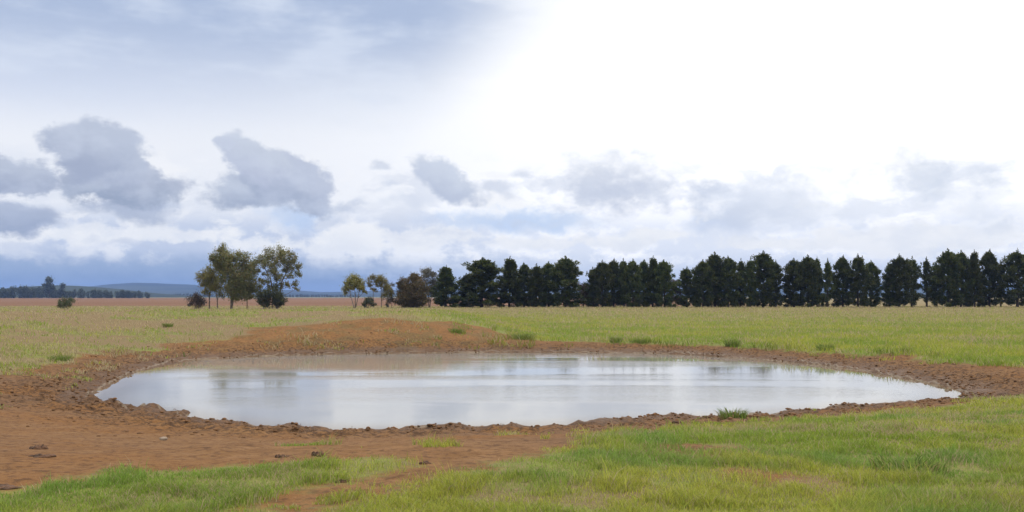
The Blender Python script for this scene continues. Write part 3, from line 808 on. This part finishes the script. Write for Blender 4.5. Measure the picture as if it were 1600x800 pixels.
def tuft_mesh(seed, n=160, r=.16, h=.32):
    rng = np.random.default_rng(seed)
    a = rng.uniform(0, 6.28, n); q = r * rng.random(n) ** .7
    X, Y = np.cos(a) * q, np.sin(a) * q; H = h * rng.uniform(.5, 1.1, n); la = a + rng.normal(size=n) * .5; ln = H * rng.uniform(.25, 1.15, n)
    az = rng.uniform(0, 6.28, n); w = .014; bx, by = np.cos(az) * w * .5, np.sin(az) * w * .5; lx, ly = np.cos(la) * ln, np.sin(la) * ln
    V = np.empty((n, 5, 3)); Zb = np.full(n, -.03)
    V[:, 0] = np.stack([X - bx, Y - by, Zb], 1); V[:, 1] = np.stack([X + bx, Y + by, Zb], 1)
    V[:, 2] = np.stack([X + bx * .8 + lx * .4, Y + by * .8 + ly * .4, H * .65], 1); V[:, 3] = np.stack([X - bx * .8 + lx * .4, Y - by * .8 + ly * .4, H * .65], 1)
    V[:, 4] = np.stack([X + lx, Y + ly, H], 1)
    col = np.where((rng.random(n) < .14)[:, None], np.array([.24, .19, .08]), np.array([.115, .165, .030]) * rng.uniform(.6, 1.6, (n, 1)))
    base = np.arange(n)[:, None] * 5
    fl = np.concatenate([base + np.array([0, 1, 2, 3]), base + np.array([3, 2, 4])], 1).ravel()
    return mesh_np('tuft', V.reshape(-1, 3), fl, np.tile(np.array([4, 3]), n), M_GRASS, {'blade': np.concatenate([np.repeat(col, 5, 0), np.ones((n * 5, 1))], 1)})
TUFTS = [(1145, 656, .26, .20, 'bright green grass tuft at the water edge, right of the middle of the near bank'),
         (1290, 546, .35, .30, 'dark tussock on the far bank top, the one nearest the right tip of the water'),
         (1145, 541, .32, .36, 'dark tussock on the far bank top under the third pine clump'),
         (1000, 535.5, .5, .24, 'low dark tussock on the far bank below the second pine clump'),
         (962, 534.5, .28, .30, 'small dark tussock on the far bank below the first sky gap'),
         (815, 528, .7, .34, 'wide green tussock where the far clay bank meets the meadow'),
         (714, 518, .4, .24, 'green tussock growing alone on the orange clay face'),
         (1420, 735, .34, .13, 'wide green tussock in the near right pasture, below the right end of the pond'),
         (95, 562, .4, .2, 'dark green tussock on the left bank slope'),
         (262, 508, .26, .18, 'small dark tussock on the crest of the left bank')]
for i, (x, y, r, h, lab) in enumerate(TUFTS):
    X, Y = ray_ground(x, y)
    o = link('grass_tuft', tuft_mesh(200 + i, int(110 + 500 * r), r, h), None, (X, Y, ground_z(X, Y)))
    tag(o, lab, 'grass tuft')

# ------------------------------------------------------------------ clods, dung, stones
def lump(seed, sx, sy, sz, sub=2):
    import bmesh
    bm = bmesh.new(); bmesh.ops.create_icosphere(bm, subdivisions=sub, radius=1)
    V = np.array([v.co[:] for v in bm.verts]); Fc = [[v.index for v in f.verts] for f in bm.faces]; bm.free()
    n = fbm(V[:, 0] * 1.6 + seed * 3.1 + V[:, 2] * .7, V[:, 1] * 1.6 + seed + V[:, 2] * 1.1, seed, 3)
    V = V * (0.62 + .75 * n)[:, None]
    return V * np.array([sx, sy, sz]), Fc
def mud_clods():
    rng = np.random.default_rng(3); protos = [lump(s, 1, 1, .7, 1) for s in range(9)]
    V = []; Fl = []; off = 0
    P = POND; seg = np.roll(P, -1, 0) - P; ln = np.hypot(seg[:, 0], seg[:, 1]); cum = np.concatenate([[0], np.cumsum(ln)]); tot = cum[-1]
    for k in range(14000):
        t = rng.random() * tot; i = min(np.searchsorted(cum, t) - 1, len(P) - 1); i = max(i, 0)
        f = (t - cum[i]) / ln[i]; p = P[i] + seg[i] * f; nrm = np.array([seg[i][1], -seg[i][0]]) / ln[i]
        c = P.mean(0)
        if np.dot(nrm, p - c) < 0: nrm = -nrm
        nearside = 1.0 if p[1] < 30 else .35
        if rng.random() > nearside: continue
        left = p[0] < -4 and p[1] < 30
        o = rng.gamma(1.3, .75) * (1.4 if left else 1.0) - .10
        q = p + nrm * o
        V.append((q[0], q[1], k))
    V = np.array(V); z, s, d = height(V[:, 0], V[:, 1])
    ok = (fbm(V[:, 0] / .8, V[:, 1] / .8, 55, 2) > .40)
    VV = []; FF = []
    for (x, y, k), zz in zip(V[ok], z[ok]):
        pv, pf = protos[int(k) % 9]; r = .012 + .040 * rng.random() ** 3.2
        a = rng.uniform(0, 6.28); R = np.array([[math.cos(a), -math.sin(a), 0], [math.sin(a), math.cos(a), 0], [0, 0, 1]])
        VV.append((pv * r * np.array([1.2, 1, rng.uniform(.6, 1.1)])) @ R.T + np.array([x, y, max(zz, -.02) + r * .15])); FF.append(np.array(pf) + off); off += len(pv)
    me = mesh_np('mud_clods', np.concatenate(VV), np.concatenate(FF), 3, M_CLOD, None, True)
    tag(link('mud_clods', me), 'trampled lumps of mud along the water edge', 'mud', None, 'stuff')
mud_clods()
PATS = [(60, 700, 0.150, 0.066, 'lumpy dark dung pat on the bare earth far left, upper of two'),
        (66, 714, 0.163, 0.033, 'flat dark dung pat just below the lumpy one at far left'),
        (8, 762, 0.204, 0.028, 'wide dark dung pat at the left edge beside the grass'),
        (442, 713, 0.102, 0.039, 'left one of two dark dung pats above the near grass'),
        (497, 713, 0.095, 0.061, 'rounder dark dung pat, right one of two above the near grass'),
        (664, 728, 0.082, 0.028, 'small dark dung pat at the tip of the near grass island'),
        (1058, 662, 0.136, 0.055, 'dark lump of mud on the near bank left of the bright grass tuft'),
        (1104, 657, 0.102, 0.044, 'smaller dark mud lump at the water beside the bright grass tuft'),
        (535, 752, 0.088, 0.028, 'dark dung pat in the bare streak below the near grass island')]
for i, (x, y, r, h, lab) in enumerate(PATS):
    X, Y = ray_ground(x, y)
    rq = random.Random(i); pvs = []; pf = []; nn = 0
    for k in range(22):
        a_ = rq.uniform(0, 6.28); q_ = r * .72 * rq.random() ** .6; f_ = rq.uniform(.12, .30)
        v_, f__ = lump(70 + i * 11 + k, r * f_, r * f_ * .8, h * rq.uniform(.3, 1.0) * min(1, f_ * 5) * .8, 2)
        pvs.append(v_ * np.array([1, 1, 1.0]) + np.array([math.cos(a_) * q_, math.sin(a_) * q_ * .8, 0])); pf += [[t + nn for t in ff] for ff in f__]; nn += len(v_)
    pv = np.concatenate(pvs)
    o = link('dung_pat' if 'dung' in lab else 'mud_lump', mesh_np('pat', pv, np.array(pf), 3, M_DUNG, None, True), None, (X, Y, ground_z(X, Y) + h * .05))
    tag(o, lab, 'dung' if 'dung' in lab else 'mud lump')
X, Y = ray_ground(255, 686); pv, pf = lump(95, .06, .045, .03, 2)
tag(link('pale_stone', mesh_np('stone', pv, np.array(pf), 3, M_STONE, None, True), None, (X, Y, ground_z(X, Y) + .02)), 'small pale stone lying on the mud below the left shore', 'stone')

# ------------------------------------------------------------------ haze
def haze():
    import bmesh
    bm = bmesh.new(); bmesh.ops.create_cube(bm, size=1)
    me = bpy.data.meshes.new('haze'); bm.to_mesh(me); bm.free()
    o = link('haze', me, None, (0, 4300, 45)); o.scale = (15000, 9600, 96.5)
    m, nt = new_mat('pale_air'); b = N(nt)
    v = b.node('ShaderNodeVolumePrincipled'); v.inputs['Density'].default_value = HAZE; v.inputs['Color'].default_value = (0.30, 0.46, 0.86, 1)
    mo = b.node('ShaderNodeOutputMaterial'); nt.links.new(v.outputs[0], mo.inputs['Volume'])
    me.materials.append(m); tag(o, 'pale blue air between the paddock and the hills', 'haze', None, 'stuff')
HAZE = 1.5e-4
haze()

# ------------------------------------------------------------------ sky
SUN_EL, SUN_AZ = 50, 28
def build_world():
    w = bpy.data.worlds.new('World'); SC.world = w; w.use_nodes = True
    nt = w.node_tree; nt.nodes.clear(); b = N(nt)
    tc = b.node('ShaderNodeTexCoord'); D = tc.outputs['Generated']
    sep = b.node('ShaderNodeSeparateXYZ'); b.put(sep.inputs[0], D)
    u = b.math('ARCTAN2', sep.outputs[0], sep.outputs[1]); v = b.math('ARCSINE', sep.outputs[2])
    comb = b.node('ShaderNodeCombineXYZ'); b.put(comb.inputs[0], u); b.put(comb.inputs[1], v); UV = comb.outputs[0]
    sky = b.node('ShaderNodeTexSky', sky_type='NISHITA', sun_disc=False, sun_elevation=rad(SUN_EL), sun_rotation=rad(SUN_AZ))
    K = 10.0   # background strength is 0.1
    def C(r, g, bl, k=1.0): return tuple(c * K * k for c in srgb(r, g, bl))
    def uv(x, y):
        uu = math.atan((x - 800) / F); return uu, math.atan((HOR - y) / F * math.cos(uu))
    big = b.noise(b.mapping(UV, scale=(1, 1.7, 1)), 9.0, 6, 0.55)          # broad billows
    fine = b.noise(b.mapping(UV, scale=(1, 1.4, 1), loc=(.7, .3, 0)), 34.0, 8, 0.62)
    fine2 = b.noise(b.mapping(UV, scale=(1, 1.8, 1), loc=(4.7, 2.3, 0)), 20.0, 6, 0.6)
    streak = b.noise(b.mapping(UV, scale=(1, 4.0, 1), rot=(0, 0, .25)), 5.0, 5, 0.55)
    nz = b.math('MULTIPLY', b.math('SUBTRACT', b.math('ADD', b.math('MULTIPLY', big, .55), b.math('MULTIPLY', fine, .45)), .5), 2.0)
    wn = b.node('ShaderNodeTexNoise'); b.put(wn.inputs['Vector'], b.mapping(UV, scale=(1, 1.3, 1))); wn.inputs['Scale'].default_value = 17.0; wn.inputs['Detail'].default_value = 6; wn.inputs['Roughness'].default_value = .6
    wv_ = b.node('ShaderNodeVectorMath', operation='MULTIPLY_ADD'); b.put(wv_.inputs[0], wn.outputs['Color']); wv_.inputs[1].default_value = (.066, .042, 0); wv_.inputs[2].default_value = (-.033, -.021, 0)
    wa = b.node('ShaderNodeVectorMath', operation='ADD'); b.put(wa.inputs[0], UV); b.put(wa.inputs[1], wv_.outputs[0]); UVW = wa.outputs[0]
    nzs = b.math('SUBTRACT', b.math('ADD', b.math('MULTIPLY', streak, .65), b.math('MULTIPLY', big, .35)), .5)
    # overcast white, brighter to the right (the sun is behind it) and overhead
    right = b.rng(u, -.30, .20)
    col = b.mix(right, C(243, 246, 252), C(255, 255, 255, 1.18))
    zen = b.rng(v, .33, .9)
    col = b.mix(zen, col, C(255, 255, 255, 2.2))
    # patches of Nishita blue between clouds behind the camera and high up
    hole = b.math('MULTIPLY', b.rng(b.noise(D, 2.6, 4), .60, .72), b.rng(v, .4, .6))
    col = b.mix(hole, col, sky.outputs[0])
    # lavender veil on the left
    lv = b.math('MULTIPLY', b.rng(b.math('ADD', u, b.math('MULTIPLY', nzs, .5)), -.02, -.5), b.math('MULTIPLY', b.rng(v, .135, .20), b.rng(v, .33, .42, 1, 0)))
    col = b.mix(lv, col, C(222, 230, 246))
    # grey sheet top left: boundary line dropping to the left
    # photo points (0,150)->(330,118)->(700,90)->(900,0)
    line = b.math('ADD', v, b.math('MULTIPLY', b.rng(u, -.12, .12), -.10))
    line = b.math('ADD', line, b.math('MULTIPLY', nzs, .16))
    sheet = b.rng(line, .150, .265)
    sheet = b.math('MULTIPLY', sheet, b.math('MULTIPLY', b.rng(b.math('ADD', u, b.math('MULTIPLY', nzs, .3)), .17, -.13), b.rng(v, .40, .55, 1, 0)))
    shc = b.mix(b.rng(nzs, -.08, .09), C(172, 189, 219), C(210, 221, 240))
    col = b.mix(b.math('MULTIPLY', sheet, .95), col, shc)
    # bands near the horizon
    wv = b.math('ADD', v, b.math('MULTIPLY', nz, .022))
    left = b.rng(b.math('ADD', u, b.math('MULTIPLY', nz, .25)), .06, -.22)
    mid = b.math('MULTIPLY', b.rng(v, .092, .062), 1.0)
    col = b.mix(b.math('MULTIPLY', mid, b.math('MULTIPLY', b.rng(nz, -.10, .10, 1, 0), .75)), col, b.mix(left, C(226, 234, 249), C(190, 204, 230)))
    low = b.rng(wv, .046, .026)
    col = b.mix(low, col, b.mix(left, C(222, 231, 247), C(158, 178, 209)))
    low2 = b.rng(wv, .028, .010)
    col = b.mix(b.math('MULTIPLY', low2, left), col, C(132, 156, 194))
    def blob(x, y, rx, ry, color, rot=0.0, soft=.55, amp=1.5, nsrc=None, op=1.0, flat=0.0, c2=None):
        """a cloud: warped ellipse, billowing edge; flat > 0 flattens the base"""
        nonlocal col
        uu, vv = uv(x, y)
        mp = b.mapping(UVW, (uu, vv, 0), (0, 0, rot), (rx / F, ry / F, 1), 'TEXTURE')
        ln = b.node('ShaderNodeVectorMath', operation='LENGTH'); b.put(ln.inputs[0], mp)
        e = b.math('SUBTRACT', 1.0, ln.outputs['Value'])
        e = b.math('ADD', e, b.math('MULTIPLY', nz if nsrc is None else nsrc, amp))
        f = b.rng(e, 0.0, soft, 0, op)
        cc = color
        if c2 is not None:
            sp = b.node('ShaderNodeSeparateXYZ'); b.put(sp.inputs[0], mp)
            cc = b.mix(b.rng(b.math('ADD', sp.outputs[1], b.math('MULTIPLY', nz, 1.2)), -.7, .6), color, c2)
        cc = b.mix(b.rng(fine2, .42, .62, 0, .32), cc, C(218, 226, 240))
        col = b.mix(f, col, cc)
    # pale blue openings and cream puffs above the horizon
    blob(460, 335, 80, 34, C(190, 212, 244), 0, .8, 1.2, op=.8)
    blob(790, 345, 210, 24, C(196, 217, 247), 0, .8, 1.4, op=.85)
    blob(1120, 352, 80, 26, C(206, 220, 244), 0, .8, 1.4, op=.8)
    blob(1210, 315, 150, 46, C(228, 235, 248), 0, .9, 1.4, op=.8)
    for (x, y, rx, ry) in ((120, 372, 120, 15), (300, 362, 120, 20), (420, 380, 90, 16), (560, 372, 90, 26), (690, 372, 100, 20), (850, 382, 150, 16), (1010, 372, 100, 20), (1180, 384, 140, 16), (1420, 370, 200, 28)):
        blob(x, y, rx, ry, C(253, 254, 255), 0, .6, 2.0, op=.92)
    # thin pale veils and small clouds scattered low down
    vb = b.math('MULTIPLY', b.rng(v, .040, .075), b.rng(v, .150, .115))
    n2_ = b.noise(b.mapping(UVW, scale=(1, 2.2, 1), loc=(2.3, 1.1, 0)), 12.0, 5, .55)
    col = b.mix(b.math('MULTIPLY', b.math('MULTIPLY', vb, b.rng(n2_, .48, .62)), b.rng(u, -.30, .10, .25, .6)), col, b.mix(b.rng(u, -.1, .15), C(200, 210, 230), C(226, 233, 246)))
    col = b.mix(b.math('MULTIPLY', b.math('MULTIPLY', vb, b.rng(n2_, .44, .36)), .7), col, C(252, 253, 255))
    for (x, y, rx, ry) in ((255, 325, 40, 12), (60, 355, 60, 12), (330, 345, 50, 12), (520, 345, 45, 12), (610, 285, 30, 14), (770, 300, 50, 18), (820, 270, 30, 12), (1090, 300, 40, 16), (230, 385, 70, 9), (60, 392, 60, 9)):
        blob(x, y, rx, ry, C(196, 207, 228), 0, .9, 1.8, op=.6)
    # grey cumulus
    blob(20, 338, 85, 32, C(162, 174, 199), 0, .5, 1.3, c2=C(186, 196, 216))
    blob(190, 332, 85, 24, C(170, 182, 206), 0, .7, 1.6, op=.85)
    blob(30, 278, 75, 34, C(168, 178, 201), 0, .30, 1.0, c2=C(187, 196, 214))
    blob(178, 287, 98, 42, C(158, 170, 193), 0, .30, 1.0, c2=C(186, 194, 212))
    blob(150, 240, 78, 58, C(168, 178, 201), -.3, .26, .8, c2=C(192, 201, 219))
    blob(398, 300, 88, 34, C(170, 181, 203), 0, .45, 1.2, c2=C(193, 202, 219))
    blob(455, 280, 88, 46, C(168, 179, 202), -.5, .34, 1.1, c2=C(196, 204, 222))
    blob(400, 238, 62, 36, C(186, 194, 215), -.5, .4, 1.2, c2=C(203, 211, 226))
    blob(350, 216, 26, 12, C(203, 211, 228), 0, .5, 1.4)
    blob(540, 322, 50, 22, C(194, 204, 223), 0, .7, 1.6, op=.8)
    blob(700, 280, 76, 32, C(193, 202, 221), -.62, .42, 1.0, c2=C(210, 218, 232))
    blob(592, 249, 22, 12, C(213, 220, 234), 0, .8, 1.5, op=.8)
    blob(960, 288, 150, 64, C(194, 203, 223), -.2, .8, 1.4, op=.95, c2=C(220, 226, 238))
    blob(620, 310, 60, 24, C(221, 228, 241), 0, .9, 1.6, op=.7)
    blob(1150, 345, 100, 34, C(209, 218, 235), 0, .9, 1.6, op=.8)
    blob(1265, 318, 130, 56, C(228, 234, 244), 0, .9, 1.6, op=.45)
    blob(1455, 275, 90, 34, C(211, 220, 235), -.2, .8, 1.6, op=.7)
    blob(1520, 318, 110, 46, C(226, 233, 244), -.3, .9, 1.6, op=.55)
    # below the horizon: dull ground colour
    col = b.mix(b.rng(v, 0.0, -.02), col, C(120, 118, 90))
    bg = b.node('ShaderNodeBackground'); b.put(bg.inputs[0], col); bg.inputs[1].default_value = 0.1
    o = b.node('ShaderNodeOutputWorld'); nt.links.new(bg.outputs[0], o.inputs[0])
    w.cycles.sampling_method = 'MANUAL'; w.cycles.sample_map_resolution = 1024
build_world()

sl = bpy.data.lights.new('sun', 'SUN'); sl.energy = 1.5; sl.angle = rad(12); sl.color = (1.0, .955, .88)
so_ = bpy.data.objects.new('sun', sl); COL.objects.link(so_); so_.location = (20, 30, 60)
sv = Vector((math.sin(rad(SUN_AZ)) * math.cos(rad(SUN_EL)), math.cos(rad(SUN_AZ)) * math.cos(rad(SUN_EL)), math.sin(rad(SUN_EL))))
so_.rotation_euler = sv.to_track_quat('Z', 'Y').to_euler()

# ------------------------------------------------------------------ camera and render settings
cd = bpy.data.cameras.new('camera'); cam = bpy.data.objects.new('camera', cd); COL.objects.link(cam)
cam.location = (0, 0, CAMZ); cam.rotation_euler = (rad(90), 0, 0)
cd.sensor_fit = 'HORIZONTAL'; cd.sensor_width = 36; cd.lens = 36 * F / 1600
cd.shift_y = (HOR - 400) / 1600
cd.clip_start = 0.1; cd.clip_end = 30000
SC.camera = cam
SC.render.engine = 'CYCLES'
SC.cycles.use_denoising = True
SC.cycles.max_bounces = 6; SC.cycles.diffuse_bounces = 3; SC.cycles.glossy_bounces = 3; SC.cycles.transmission_bounces = 3
SC.cycles.volume_bounces = 0; SC.cycles.transparent_max_bounces = 4
SC.view_settings.view_transform = 'Standard'; SC.view_settings.look = 'None'
SC.view_settings.gamma = 1; SC.view_settings.use_curve_mapping = False
SC.view_settings.exposure = 0.0
